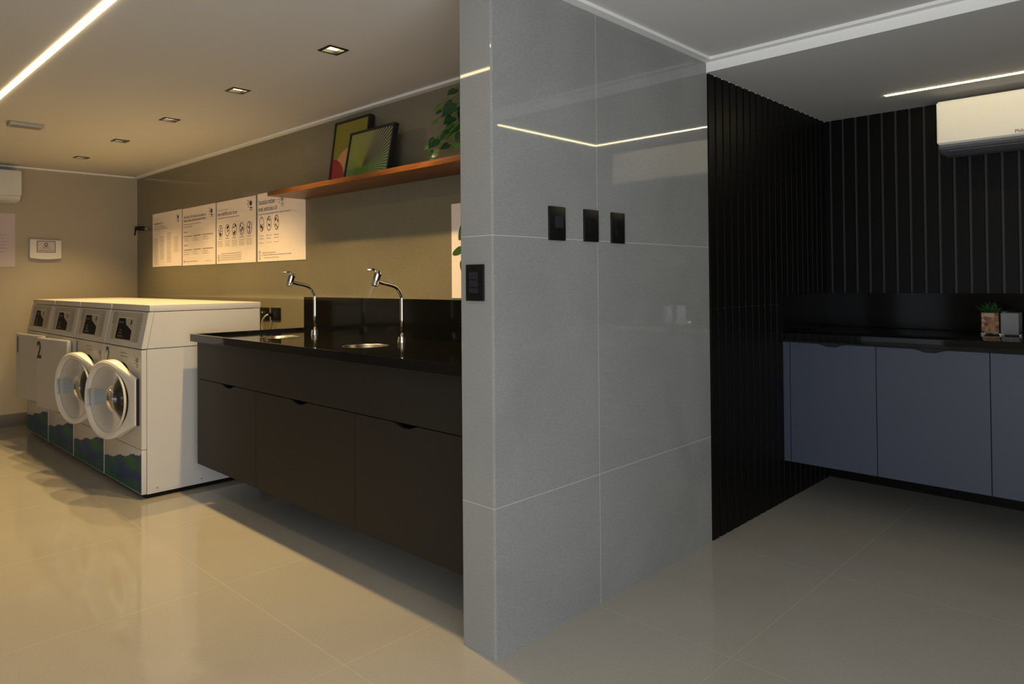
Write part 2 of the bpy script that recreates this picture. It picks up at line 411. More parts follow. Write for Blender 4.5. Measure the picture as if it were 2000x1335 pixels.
bm = bmesh.new(); box(bm, XW-LW, XW, YP1+0.0, YB-LW, ZL, ZC); struct(link('trim_6', bm, M['trim']))
bm = bmesh.new(); box(bm, X0, XW, YB-LW, YB, ZL, ZC); struct(link('trim_7', bm, M['trim']))
# walls
def partition():
    bm = bmesh.new(); b = 0.006
    pts = [(XP+b, YP0), (XS, YP0), (XS, YP1), (XP+b, YP1), (XP+0.0015, YP1-0.0015), (XP, YP1-b), (XP, YP0+b), (XP+0.0015, YP0+0.0015)]
    prism(bm, pts, 'z', 0, ZC)
    o = link('wall_partition', bm, [M['part_tile'], M['end_tile']])
    for p in o.data.polygons:
        if abs(p.normal.x) > 0.6: p.material_index = 1
    return struct(o)
partition()
rect_xy('wall_right', XW, XW+0.12, YP1, YB+0.1, 0, ZC+0.1, M['poster_tile_warmlit'])
rect_xy('wall_back', X0, XW, YB, YB+0.12, 0, ZC+0.1, M['backwall'])
bm = bmesh.new(); wy0, wy1 = -1.04, 1.04
box(bm, X0-0.12, X0, Y0, wy0, 0, ZC+0.1); box(bm, X0-0.12, X0, wy1, YB+0.1, 0, ZC+0.1)
box(bm, X0-0.12, X0, wy0, wy1, 0, 0.14); box(bm, X0-0.12, X0, wy0, wy1, 2.16, ZC+0.1)
struct(link('wall_left', bm, M['backwall']))
bm = bmesh.new()
for a, b in ((wy0, wy0+0.05), ((wy0+wy1)/2-0.03, (wy0+wy1)/2+0.03), (wy1-0.05, wy1)): box(bm, X0-0.10, X0-0.04, a, b, 0.14, 2.16)
box(bm, X0-0.10, X0-0.04, wy0, wy1, 0.14, 0.19); box(bm, X0-0.10, X0-0.04, wy0, wy1, 2.11, 2.16)
w2 = struct(link('window_2', bm, M['black']))
bx('pane', X0-0.075, X0-0.069, wy0+0.05, wy1-0.05, 0.19, 2.11, M['glass'], w2)
rect_xy('baseboard_back', X0, XW-0.001, YB-0.014, YB, 0, 0.108, M['baseboard'])
# wall behind the camera with a wide glazed opening
bm = bmesh.new()
wx0, wx1, wz0, wz1 = -1.25, 1.25, 0.12, 1.86
box(bm, X0, wx0, Y0-0.12, Y0, 0, ZC+0.1); box(bm, wx1, XR+0.1, Y0-0.12, Y0, 0, ZC+0.1)
box(bm, wx0, wx1, Y0-0.12, Y0, 0, wz0); box(bm, wx0, wx1, Y0-0.12, Y0, wz1, ZC+0.1)
struct(link('wall_front', bm, M['backwall']))
bm = bmesh.new()
for a, b in ((wx0, wx0+0.05), ((wx0+wx1)/2-0.03, (wx0+wx1)/2+0.03), (wx1-0.05, wx1)): box(bm, a, b, Y0-0.10, Y0-0.04, wz0, wz1)
box(bm, wx0, wx1, Y0-0.10, Y0-0.04, wz0, wz0+0.05); box(bm, wx0, wx1, Y0-0.10, Y0-0.04, wz1-0.05, wz1)
w1 = struct(link('window_1', bm, M['black']))
bx('pane', wx0+0.05, wx1-0.05, Y0-0.075, Y0-0.069, wz0+0.05, wz1-0.05, M['glass'], w1)

# black fluted walls of the alcove
def fluted(name, ax, a0, a1, face, sgn, zj=None):
    """ax: axis the flutes repeat along; face: coordinate of the wall plane; sgn: direction from room into wall"""
    bm = bmesh.new(); P_ = 0.075; gw = 0.013; dp = 0.009
    a = a0; prof = []
    while a < a1-1e-4:
        e = min(a+P_, a1)
        prof += [(a, face+sgn*dp), (a+gw, face+sgn*dp), (a+gw+0.002, face), (e-0.002, face)]
        a = e
    prof += [(a1, face+sgn*dp)]
    def mk(z0, z1, inset=0.0):
        A = []; B = []
        for p, q in prof:
            q2 = q+sgn*inset if abs(q-face) < 1e-6 else q
            c0 = (p, q2) if ax == 'x' else (q2, p)
            A.append(bm.verts.new((c0[0], c0[1], z0))); B.append(bm.verts.new((c0[0], c0[1], z1)))
        for i in range(len(A)-1):
            f = bm.faces.new((A[i], A[i+1], B[i+1], B[i]))
            if i % 4 == 0 or inset > 0: f.material_index = 1
    if zj is None:
        mk(1.0, ZLOW); box(bm, face, face+0.014, a0, a1, 0, 1.0)  # low part left plain black, standing in for shade under the cabinet
    else:
        mk(0, zj-0.0015); mk(zj+0.0015, ZLOW); mk(zj-0.0015, zj+0.0015, 0.004)
    # solid back
    if ax == 'x': box(bm, a0, a1, face+0.012, face+0.10, 0, ZLOW)
    else: box(bm, face+0.012, face+0.10, a0, a1, 0, ZLOW)
    return struct(link(name, bm, [M['slat'], M['slatgroove_lit']]))
fluted('wall_alcove_side', 'x', XS+0.001, XR+0.1, YP0, 1, 1.105)
fluted('wall_alcove_back', 'y', Y0, YP0+0.05, XR, 1, None)

# ------------------------------------------------------------------ ceiling lights
def led_strip(name, segs, z, wd, m, label):
    root = empty(name, (segs[0][0], segs[0][2], z))
    bmL = bmesh.new(); bmP = bmesh.new()
    for x0, x1, y0, y1 in segs:
        box(bmL, x0-root.location.x, x1-root.location.x, y0-root.location.y, y1-root.location.y, -0.004, -0.001)
    link('diffuser', bmL, m, root)
    return tag(root, label, 'light strip')
led_strip('light_strip', [(0.832, 0.856, -1.2, 5.10)], ZC, 0.036, M['led'], 'long bright light strip set in the ceiling over the laundry floor, upper left')
led_strip('light_strip', [(4.171, 4.181, 0.165, 1.186), (3.16, 4.171, 0.165, 0.175)], ZLOW, 0.016, M['ledR'], 'thin light strip set in the lowered ceiling in front of the alcove air conditioner')

def downlight(x, y, lab, first=None):
    r = empty('downlight', (x, y, ZC))
    bm = bmesh.new(); o_, i_ = 0.050, 0.037
    rs = []
    for s, z in ((o_, 0), (o_, -0.004), (i_, -0.004), (i_, 0.012), (i_+0.003, 0.012), (i_+0.003, 0.001)):
        rs.append([Vector((s*a, s*b, z)) for a, b in ((-1, -1), (1, -1), (1, 1), (-1, 1))])
    rings(bm, rs, closed_loop=True); link('frame', bm, M['black'], r)
    bm = bmesh.new()
    rs = [[Vector((s*a, s*b, z)) for a, b in ((-1, -1), (1, -1), (1, 1), (-1, 1))] for s, z in ((0.040, 0.010), (0.030, 0.050), (0.022, 0.052))]
    rings(bm, rs); link('reflector', bm, M['reflector'], r)
    bm = bmesh.new(); bmesh.ops.create_cone(bm, cap_ends=True, segments=20, radius1=0.022, radius2=0.024, depth=0.012, matrix=Matrix.Translation((0, 0, 0.046)))
    link('bulb', bm, M['bulb'], r)
    l = bpy.data.lights.new('downlight_lamp', 'SPOT'); l.energy = SPOT; l.color = WARM; l.spot_size = math.radians(110); l.spot_blend = 0.7; l.shadow_soft_size = 0.02
    lo = bpy.data.objects.new('lamp', l); C.objects.link(lo); lo.location = (0, 0, -0.008); lo.parent = r
    tag(r, lab, 'ceiling light', 'square recessed downlights over the counter and machines'); return r
labs = ['square recessed downlight nearest the partition, largest of the row', 'second square recessed downlight from the partition',
        'middle one of the five square recessed downlights', 'fourth square recessed downlight from the partition', 'square recessed downlight nearest the far wall, smallest of the row']
for (x, y), lb in zip(DL, labs): downlight(x, y, lb)
# small ceiling unit at far left
r = empty('ceiling_sensor', (1.11, 5.48, ZC))
bx('housing', -0.095, 0.095, -0.055, 0.055, -0.022, 0, M['panel'], r, bev=0.006)
bx('grille', -0.08, 0.08, -0.04, 0.04, -0.024, -0.022, M['hatch'], r)
tag(r, 'small flat rectangular unit fixed to the ceiling at the far left', 'ceiling sensor')

# ------------------------------------------------------------------ washing machines and dryers
MW, MD = 0.672, 0.72
XM = 1.450
CZ = 0.560                      # porthole centre
def plate_hole(bm, y0, y1, z0, z1, x0, x1, cy, cz, rr, n=48):
    """rect plate (in y,z) between x0,x1 with round hole"""
    def ray(t):
        c, s = math.cos(t), math.sin(t); k = []
        if c > 1e-9: k.append((y1-cy)/c)
        if c < -1e-9: k.append((y0-cy)/c)
        if s > 1e-9: k.append((z1-cz)/s)
        if s < -1e-9: k.append((z0-cz)/s)
        q = min(k); return (cy+c*q, cz+s*q)
    ang = sorted([2*PI*k/n for k in range(n)]+[math.atan2(b-cz, a-cy) % (2*PI) for a in (y0, y1) for b in (z0, z1)])
    out = [ray(t) for t in ang]; inn = [(cy+rr*math.cos(t), cz+rr*math.sin(t)) for t in ang]
    rs = [[Vector((x, a, b)) for a, b in L_] for x, L_ in ((x1, inn), (x0, inn), (x0, out), (x1, out))]
    rings(bm, rs, closed_loop=True)
def washer_front(F): pass
def machine(kind, num, y0, label, group, rz=0.0):
    r = empty('washing_machine' if kind == 'washer' else 'tumble_dryer', (XM, y0, 0), rz)
    W = MW; cy = W/2
    # body: open fronted cabinet with thickness, side strip seam
    bm = bmesh.new(); t = 0.012
    box(bm, 0.030, MD, 0, t, 0.028, 0.866); box(bm, 0.030, MD, W-t, W, 0.028, 0.866); box(bm, MD-t, MD, t, W-t, 0.028, 0.866)
    box(bm, 0.030, MD, t, W-t, 0.028, 0.04); box(bm, 0.030, MD, t, W-t, 0.85, 0.866)
    link('cabinet', bm, M['white'], r)
    bx('plinth', 0.03, MD-0.03, 0.02, W-0.02, 0.0, 0.028, M['black'], r)
    # lower side skirt seam with two screws
    bm = bmesh.new(); box(bm, 0.06, 0.42, -0.0015, 0, 0.040, 0.075)
    link('side_skirt', bm, M['white'], r)
    for x in (0.085, 0.34):
        bm = bmesh.new(); bmesh.ops.create_cone(bm, cap_ends=True, segments=10, radius1=0.005, radius2=0.005, depth=0.003, matrix=Matrix.Translation((x, -0.002, 0.056)) @ Matrix.Rotation(PI/2, 4, 'X'))
        link('screw', bm, M['hatch'], r)
    # front panels
    bx('lower_panel', 0.0, 0.0275, 0.001, W-0.001, 0.030, 0.286, M['white'], r, bev=0.003)
    bm = bmesh.new(); plate_hole(bm, 0.001, W-0.001, 0.2895, 0.864, 0.0, 0.0275, cy, CZ, 0.214)
    link('front_panel', bm, M['white'], r)
    # control head
    bm = bmesh.new()
    prism(bm, [(0.0, 0.869), (MD, 0.869), (MD, 1.082), (0.040, 1.082)], 'y', 0.0, W)
    bmesh.ops.bevel(bm, geom=bm.edges[:], offset=0.003, segments=2, affect='EDGES')
    link('control_head', bm, M['white'], r, auto=True)
    bx('lid', 0.044, MD+0.006, 0.0, W, 1.085, 1.124, M['white'], r, bev=0.006)
    # seam on near side (vertical)
    bm = bmesh.new(); prism(bm, [(0.030, 0.872), (0.0325, 0.872), (0.0715, 1.080), (0.069, 1.080)], 'y', -0.0008, 0.0)
    link('seam', bm, M['hatch'], r)
    # sloping control fascia
    sl = Vector((0.040, 0, 1.082-0.869)); L_ = sl.length; v = sl.normalized(); n = Vector((-v.z, 0, v.x))
    F = Face((0.0, W, 0.869), (0, -1, 0), v, n)
    bm = bmesh.new(); fquad(bm, F, 0.10, 0.035, 0.59, L_-0.010, 0.0015); link('fascia', bm, M['panel'], r)
    bm = bmesh.new()
    for k in range(9): greek(bm, F, 0.52, 0.035+k*0.017, 0.055, 0.009, 0.0022)
    for k in range(6): greek(bm, F, 0.085, 0.035+k*0.017, 0.06, 0.008, 0.0022)
    link('instruction_print', bm, M['hatch'], r)
    bm = bmesh.new(); fquad(bm, F, 0.075, 0.130, 0.145, 0.205, 0.0024); link('sticker', bm, M['bluegrip'], r)
    bm = bmesh.new()
    for q in ((0.175, 0.170, 0.475, 0.176), (0.175, 0.030, 0.475, 0.036), (0.175, 0.030, 0.181, 0.176), (0.469, 0.030, 0.475, 0.176)): fquad(bm, F, *q, 0.0024)
    link('panel_border', bm, M['ring'], r)
    bm = bmesh.new(); fpoly(bm, F, [(0.185, 0.042), (0.455, 0.042), (0.455, 0.098), (0.335, 0.135), (0.315, 0.170), (0.195, 0.170)], 0.0028)
    link('display', bm, M['displayblack'], r)
    bm = bmesh.new(); greek(bm, F, 0.225, 0.055, 0.09, 0.010, 0.0034); greek(bm, F, 0.235, 0.075, 0.05, 0.010, 0.0034); greek(bm, F, 0.24, 0.093, 0.04, 0.009, 0.0034); greek(bm, F, 0.21, 0.140, 0.08, 0.010, 0.0034)
    link('display_lettering', bm, M['panel'], r)
    bm = bmesh.new(); disc(bm, F, 0.425, 0.148, 0.013, 0.016, 0.003); link('button', bm, M['black'], r)
    # face prints
    FF = Face((0.0, W, 0), (0, -1, 0), (0, 0, 1), (-1, 0, 0))
    bm = bmesh.new()
    top = [(0.006+k*(W-0.012)/80, 0.152+0.112*(k/80)**1.1+rnd.uniform(-0.0012, 0.0012)+0.006*math.sin(k*0.23)+0.0025*math.sin(k*0.9)) for k in range(81)]
    fpoly(bm, FF, [(0.006, 0.036), (W-0.006, 0.036)]+top[::-1], 0.0012)
    link('wave_print', bm, M['print'], r)
    bm = bmesh.new(); burst(bm, FF, 0.600, 0.800, 0.020); greek(bm, FF, 0.30, 0.826, 0.12, 0.010); greek(bm, FF, 0.31, 0.806, 0.13, 0.010)
    if kind == 'washer':
        for k in range(3): greek(bm, FF, 0.575, 0.725-0.013*k, 0.07, 0.006)
    link('logo_print', bm, M['ink2'], r)
    if kind == 'washer':
        text_obj('number', num, 0.135, FF, 0.035 if num == '2' else 0.045, 0.755, M['black'], r, bold=0.004)
        # drum, gasket
        bm = bmesh.new()
        rs = [[Vector((x, cy+q*math.cos(a), CZ+q*math.sin(a))) for a in [2*PI*k/48 for k in range(48)]] for x, q in ((0.002, 0.214), (0.004, 0.205), (0.03, 0.200), (0.05, 0.205))]
        rings(bm, rs); link('gasket', bm, M['rubber'], r, smooth=True)
        bm = bmesh.new()
        rs = [[Vector((x, cy+q*math.cos(a), CZ+q*math.sin(a))) for a in [2*PI*k/48 for k in range(48)]] for x, q in ((0.050, 0.205), (0.055, 0.255), (0.45, 0.255), (0.47, 0.24))]
        rings(bm, rs, cap1=True)
        for k in range(3):
            a = 2*PI*k/3+0.6; c = Vector((0, math.cos(a), math.sin(a)))
            tube(bm, [Vector((0.09, cy, CZ))+c*0.245, Vector((0.44, cy, CZ))+c*0.245], 0.03, 8)
        link('drum', bm, M['drum'], r, auto=True)
    # door
    al = math.radians(10.5 if kind == 'washer' else 6)
    hinge = Vector((-0.004, 0.045 if kind == 'washer' else 0.030, CZ if kind == 'washer' else 0))
    A = Vector((-math.sin(al), math.cos(al), 0)); Nn = Vector((-math.cos(al), -math.sin(al), 0)); U = Vector((0, 0, 1))
    T = lambda a, b, n_: hinge+A*a+U*b+Nn*n_
    if kind == 'washer':
        ca, R_, ri, th = 0.262, 0.236, 0.196, 0.062
        hb = 0.135
        def rho(t):
            c, s = math.cos(t), math.sin(t)
            if c >= -0.40: return R_
            # towards hinge: polygon through (tangent pt) -> corner -> straight edge
            k = []
            k.append(-ca/c)                       # edge a=0
            t0 = math.acos(-0.40); p0 = Vector((R_*math.cos(t0), R_*math.sin(t0))); pm = Vector((-0.185, 0.168)); p1 = Vector((-ca, hb))
            best = k[0]
            for q0, q1 in ((p0, pm), (pm, p1)):
                d_ = q1-q0; den = c*(-d_.y)+abs(s)*d_.x
                if abs(den) < 1e-9: continue
                rr_ = (q0.x*(-d_.y)+q0.y*d_.x)/den
                pt = Vector((rr_*c, rr_*abs(s)))
                w_ = (pt-q0).dot(d_)/d_.length_squared
                if -0.001 <= w_ <= 1.001 and rr_ > 0: best = min(best, rr_)
            return best
        N_ = 120; ths = [2*PI*k/N_ for k in range(N_)]
        def ring(f, n_):
            out = []
            for t in ths:
                a = ca+f(t)*math.cos(t); q_ = max(0.0, min(1.0, a/0.26)); q_ = 0.30+0.70*(q_*q_*(3-2*q_))
                out.append(T(a, f(t)*math.sin(t), n_*q_))
            return out
        bm = bmesh.new()
        rs = [ring(lambda t: ri, 0.0), ring(lambda t: ri, th-0.012), ring(lambda t: ri+0.012, th), ring(lambda t: rho(t)-0.014, th+0.004), ring(lambda t: rho(t)-0.003, th-0.004), ring(rho, th-0.016), ring(rho, 0.004), ring(lambda t: rho(t)-0.006, 0.0)]
        rings(bm, rs, closed_loop=True)
        d = link('door', bm, M['ring'], r, auto=True)
        bm = bmesh.new()
        prof = [(0.195, 0.040), (0.186, 0.036), (0.180, 0.012), (0.165, -0.02), (0.146, -0.055), (0.135, -0.075), (0.10, -0.085), (0.05, -0.089), (0.012, -0.090)]
        prof += [(q-0.004, n_+0.004) for q, n_ in prof[::-1] if q > 0.02]
        N2 = 72; t2 = [2*PI*k/N2 for k in range(N2)]
        rs = [[T(ca+q*math.cos(t), q*math.sin(t), n_) for t in t2] for q, n_ in prof]
        V = [[bm.verts.new(p) for p in r_] for r_ in rs]
        for i in range(len(V)-1):
            for j in range(N2): bm.faces.new((V[i][j], V[i][(j+1) % N2], V[i+1][(j+1) % N2], V[i+1][j]))
        bm.faces.new(V[-1])
        # close outer rim ring
        for j in range(N2): pass
        g = link('glass_bowl', bm, M['glass'], d, smooth=True)
        # inner trim ring (translucent edge) and latch
        bm = bmesh.new(); rs = [[T(ca+q*math.cos(t), q*math.sin(t), n_) for t in t2] for q, n_ in ((ri, 0.046), (ri-0.010, 0.042), (ri-0.012, 0.034), (ri, 0.032))]
        rings(bm, rs, closed_loop=True); link('inner_ring', bm, M['ring'], d, smooth=True)
        bm = bmesh.new()
        for t_ in range(-6, 6):
            a0, a1 = t_*0.045, (t_+1)*0.045
            def q(a, rr, n_): return T(ca+rr*math.cos(a), rr*math.sin(a), n_)
            vs = [bm.verts.new(p) for p in (q(a0, ri-0.004, 0.036), q(a1, ri-0.004, 0.036), q(a1, ri-0.004, th-0.008), q(a0, ri-0.004, th-0.008))]
            bm.faces.new(vs)
            vs = [bm.verts.new(p) for p in (q(a0, ri+0.001, th+0.001), q(a1, ri+0.001, th+0.001), q(a1, ri-0.004, th-0.008), q(a0, ri-0.004, th-0.008))]
            bm.faces.new(vs)
        link('grip', bm, M['bluegrip'], d)
        bm = bmesh.new()
        vs = [T(a, b, n_) for a, b, n_ in ((-0.010, -hb, -0.002), (-0.010, hb, -0.002), (-0.010, hb, 0.011), (-0.010, -hb, 0.011))]
        vs2 = [p+A*0.012 for p in vs]
        rings(bm, [vs, vs2], cap0=True, cap1=True); link('hinge', bm, M['blackmatt'], d)
    else:
        z0, z1, dw, th = 0.322, 0.846, 0.590, 0.028
        F2 = Face(T(dw, 0, th), -A, U, Nn)
        bm = bmesh.new()
        ps = [[T(a, z, n_) for a, z in ((0, z0), (dw, z0), (dw, z1), (0, z1))] for n_ in (0.0, th)]
        rings(bm, ps, cap0=True, cap1=True)
        bmesh.ops.bevel(bm, geom=bm.edges[:], offset=0.006, segments=2, affect='EDGES')
        d = link('door', bm, M['white'], r, auto=True)
        bm = bmesh.new(); fquad(bm, F2, 0.028, 0.575, 0.092, 0.660, 0.001)
        for q in ((0.034, 0.50, 0.040, 0.655), (0.078, 0.50, 0.084, 0.655), (0.034, 0.50, 0.084, 0.506)): pass
        bm.free()
        bm = bmesh.new()
        for q in ((0.040, 0.500, 0.046, 0.640), (0.078, 0.500, 0.084, 0.640), (0.040, 0.500, 0.084, 0.506), (0.040, 0.634, 0.084, 0.640)): fquad(bm, F2, *q, 0.0015)
        link('handle', bm, M['acwhite'], d)
        text_obj('number', num, 0.175, F2, 0.015 if num == '2' else 0.010, 0.695, M['black'], d, bold=0.005)
        # dark inside visible through the open gap
        bm = bmesh.new(); rs = [[Vector((x, cy+q*math.cos(a), CZ+q*math.sin(a))) for a in [2*PI*k/40 for k in range(40)]] for x, q in ((0.0, 0.2), (0.3, 0.2))]
        rings(bm, rs, cap1=True); link('drum', bm, M['drum'], r, smooth=True)
    for k, (x, y) in enumerate(((0.06, 0.06), (0.06, W-0.06), (MD-0.06, 0.06), (MD-0.06, W-0.06))): pass
    tag(r, label, kind if kind == 'dryer' else 'washing machine', group)
    return r
PITCHY = 0.682
YM = 4.375
machine('washer', '2', YM, 'white front-loading washer numbered 2, door ajar, beside the sink counter', 'front loading machines with round glass doors')
machine('washer', '1', YM+PITCHY, 'white front-loading washer numbered 1 with round glass door ajar, second from counter', 'front loading machines with round glass doors')
machine('dryer', '2', YM+2*PITCHY, 'white dryer with number 2 on its square solid door, beside washer numbered 1', 'machines with square solid doors')
machine('dryer', '1', YM+3*PITCHY, 'white dryer with number 1 on its square solid door, nearest the far wall', 'machines with square solid doors')

# ------------------------------------------------------------------ left counter, cabinet, sinks, taps
YE = 4.288
CX0 = 1.690
def counter_left():
    z0, zt, zd, rim = 0.905, 0.948, 0.930, 0.022
    r = empty('countertop', (0, 0, 0))
    sinks = [(2.02, 2.96), (2.02, 3.83)]; sr = 0.108
    # deck with round cut-outs: strips of plates
    bm = bmesh.new()
    x0, x1, y0, y1 = CX0+rim, XW-0.001, YP1+0.0005, YE-rim
    cuts = [y0, (sinks[0][1]+sinks[1][1])/2, y1]
    for (a, b), (sx, sy) in zip(((y0, cuts[1]), (cuts[1], y1)), sinks):
        n = 48
        def ray(t):
            c, s = math.cos(t), math.sin(t); k = []
            if c > 1e-9: k.append((x1-sx)/c)
            if c < -1e-9: k.append((x0-sx)/c)
            if s > 1e-9: k.append((b-sy)/s)
            if s < -1e-9: k.append((a-sy)/s)
            q = min(k); return (sx+c*q, sy+s*q)
        ang = sorted([2*PI*k/n for k in range(n)]+[math.atan2(q-sy, p-sx) % (2*PI) for p in (x0, x1) for q in (a, b)])
        rs = [[Vector((*ray(t), z)) for t in ang] if i in (0, 3) else [Vector((sx+sr*math.cos(t), sy+sr*math.sin(t), z)) for t in ang] for i, z in ((0, z0), (1, z0), (2, zd), (3, zd))]
        rings(bm, rs)
    link('deck', bm, M['granite'], r)
    bm = bmesh.new()
    box(bm, CX0, CX0+rim, YP1+0.0005, YE, z0, zt, 0.0015); box(bm, CX0+rim, XW-0.02, YE-rim, YE, z0, zt, 0.0015)
    link('raised_edge', bm, M['granite'], r)
    tag(r, 'black granite countertop with raised edge and two round sink cut-outs beside washers', 'countertop')
    b = bx('backsplash', XW-0.02, XW-0.001, YP1+0.001, YE+0.004, zd, 1.151, M['granite2'])
    b.parent = r
    for k, (sx, sy) in enumerate(sinks):
        s = empty('sink', (sx, sy, zd))
        bm = bmesh.new(); N_ = 48
        prof = [(sr+0.008, 0.0015), (sr, 0.002), (sr-0.003, -0.001), (sr-0.006, -0.10), (sr-0.03, -0.135), (0.025, -0.14)]
        rings(bm, [[Vector((q*math.cos(2*PI*j/N_), q*math.sin(2*PI*j/N_), z)) for j in range(N_)] for q, z in prof], cap1=False)
        link('bowl', bm, M['steel'], s, smooth=True)
        bm = bmesh.new(); bmesh.ops.create_cone(bm, cap_ends=True, segments=20, radius1=0.026, radius2=0.026, depth=0.004, matrix=Matrix.Translation((0, 0, -0.139)))
        link('drain', bm, M['chrome'], s)
        tag(s, 'round steel sink under the tap nearer the partition' if k == 0 else 'round steel sink under the tap nearer the washing machines', 'sink', 'round steel sinks in the black counter')
    for k, (tx, ty) in enumerate(((2.270, 2.992), (2.266, 3.855))):
        t = empty('faucet', (tx, ty, zd))
        bm = bmesh.new(); bmesh.ops.create_cone(bm, cap_ends=True, segments=24, radius1=0.026, radius2=0.022, depth=0.03, matrix=Matrix.Translation((0, 0, 0.015)))
        link('base', bm, M['chrome'], t, auto=True)
        bm = bmesh.new()
        tube(bm, [(0, 0, 0.02), (0, 0, 0.12), (0, 0, 0.205)]+smoothpts([(0, 0, 0.205), (-0.004, 0, 0.245), (-0.035, 0, 0.288), (-0.08, 0, 0.304), (-0.120, 0, 0.312), (-0.158, 0, 0.324)])[1:], 0.0105, 14)
        link('spout', bm, M['chrome'], t, smooth=True)
        bm = bmesh.new()
        a, b = Vector((-0.172, 0, 0.298)), Vector((-0.148, 0, 0.372)); d_ = (b-a)
        tube(bm, [a, a+d_*0.06, a+d_*0.061, a+d_*0.75, a+d_*0.80, b], [0.016, 0.016, 0.0195, 0.0195, 0.0215, 0.019], 20)
        link('valve_body', bm, M['chrome'], t, auto=True)
        bm = bmesh.new(); tube(bm, [b-d_*0.04, b+Vector((-0.03, 0.004, 0.010)), b+Vector((-0.062, 0.008, 0.006))], [0.009, 0.006, 0.005], 10)
        link('lever', bm, M['chrome'], t, smooth=True)
        tag(t, 'tall chrome tap with bent neck nearer the partition' if k == 0 else 'tall chrome tap with bent neck nearer the washing machines', 'tap', 'tall chrome taps on the black counter')
counter_left()

def door_panel(bm, xf, th, y0, y1, z0, z1, nc=None, nw=0.16, nd=0.014):
    """flat door with a soft finger notch cut in its top edge"""
    pts = [(y0, z0), (y1, z0), (y1, z1)]
    if nc is not None:
        n = 14
        for k in range(n+1):
            t = k/n; y = nc+nw/2-nw*t
            s = 0.5-0.5*math.cos(2*PI*t); s = min(1.0, s*1.25)
            pts.append((y, z1-nd*s))
    pts.append((y0, z1))
    prism(bm, pts, 'x', xf, xf+th)
def cabinet_left():
    r = empty('base_cabinet', (1.72, 3.0, 0.181)); ox, oy, oz = r.location
    xf = 1.722; y0, y1 = YP1+0.002, 4.262
    bm = bmesh.new(); t = 0.018
    a, b = 0.020, XW-0.002-ox
    box(bm, a, b, y1-t-oy, y1-oy, 0.002, 0.904-oz); box(bm, a, b, y0-oy, y0+t-oy, 0.002, 0.904-oz)
    box(bm, a, b, y0+t-oy, y1-t-oy, 0.002, 0.020); box(bm, b-t, b, y0+t-oy, y1-t-oy, 0.020, 0.904-oz)
    link('body', bm, M['cabL'], r)
    bx('apron', 0.002, 0.020, y0-oy, y1-oy, 0.686-oz, 0.904-oz, M['cabL'], r)
    B = [(2.606, YP1+0.01, None), (3.520, 2.609, None), (y1, 3.523, None)]
    notch = [2.255, 3.115, 3.93]
    for (hi, lo, _), nc in zip(((2.606, y0, 0), (3.520, 2.609, 0), (y1, 3.523, 0)), NOT):
        bm = bmesh.new(); door_panel(bm, 0.002, 0.018, lo-oy, hi-oy, 0.0, 0.682-oz, nc-oy, 0.17, 0.016)
        link('door', bm, M['cabL'], r)
    tag(r, 'dark charcoal wall-hung cabinet under the sinks with three flush doors', 'cabinet')
NOT = [2.255, 3.08, 3.85]
cabinet_left()

# ------------------------------------------------------------------ right counter, cabinet
def alcove():
    ye = -1.29
    r = empty('countertop', (3.88, 0.3, 0.905)); ox, oy, oz = r.location
    bx('slab', 0, XR-0.001-ox, ye-oy, YP0-0.001-oy, 0, 0.043, M['granite'], r, bev=0.0015)
    bm = bmesh.new(); box(bm, XR-0.02-ox, XR-0.001-ox, ye-oy, YP0-0.001-oy, 0.0435, 0.252); box(bm, 0.008, XR-0.02-ox, YP0-0.02-oy, YP0-0.0005-oy, 0.0435, 0.252)
    link('backsplash', bm, M['granite2'], r)
    tag(r, 'black granite countertop with low backsplash in the fluted alcove', 'countertop')
    r = empty('base_cabinet', (3.92, 0.3, 0.228)); ox, oy, oz = r.location
    bx('body', 0.019, XR-0.001-ox, ye-oy, YP0-0.001-oy, 0.001, 0.904-oz, M['carcass'], r)
    bx('filler', 0.0, 0.018, 1.626-oy, YP0-0.001-oy, 0.0, 0.893-oz, M['cabR'], r)
    e = [1.6235, 1.177, 0.683, 0.189, -0.305, -0.8, -1.285]
    for a, b in zip(e, e[1:]):
        bm = bmesh.new(); door_panel(bm, 0.0, 0.018, b+0.0025-oy, a-0.0015-oy, 0.0, 0.893-oz, (a+b)/2-oy, 0.16, 0.015)
        link('door', bm, M['cabR'], r)
    tag(r, 'slate blue wall-hung cabinet with notched doors in the fluted alcove', 'cabinet')
alcove()

# glass cubes on the alcove counter
def vase(x, y, m, lab, plant=False):
    r = empty('glass_vase', (x, y, 0.9485))
    s, h, t = 0.041, 0.118, 0.003
    bm = bmesh.new()
    sq = lambda q, z: [Vector((q*a, q*b, z)) for a, b in ((-1, -1), (1, -1), (1, 1), (-1, 1))]
    rings(bm, [sq(s-t, 0.006), sq(s-t, h), sq(s, h), sq(s, 0.0)], cap0=True, cap1=True)
    link('glass', bm, M['glass'], r)
    bx('filling', -s+t+0.0005, s-t-0.0005, -s+t+0.0005, s-t-0.0005, 0.0065, h-0.006, m, r)
    if plant:
        bm = bmesh.new(); q = random.Random(5)
        for k in range(60):
            a = q.uniform(0, 2*PI); ln = q.uniform(0.03, 0.07); el = q.uniform(0.15, 1.3)
            p0 = Vector((q.uniform(-.03, .03), q.uniform(-.03, .03), h-0.006)); d_ = Vector((math.cos(a)*math.cos(el), math.sin(a)*math.cos(el), math.sin(el)))
            p1 = p0+d_*ln; sd = Vector((-math.sin(a), math.cos(a), 0))*0.006
            m_ = (p0+p1)/2+Vector((0, 0, 0.006))
            v = [bm.verts.new(p) for p in (p0, m_+sd, p1, m_-sd)]; bm.faces.new(v)
        link('foliage', bm, M['leaf'], r)
    tag(r, lab, 'vase'); return r
vase(4.40, 0.757, M['pebble'], 'square glass vase filled with reddish bark chips and a small green plant', True)
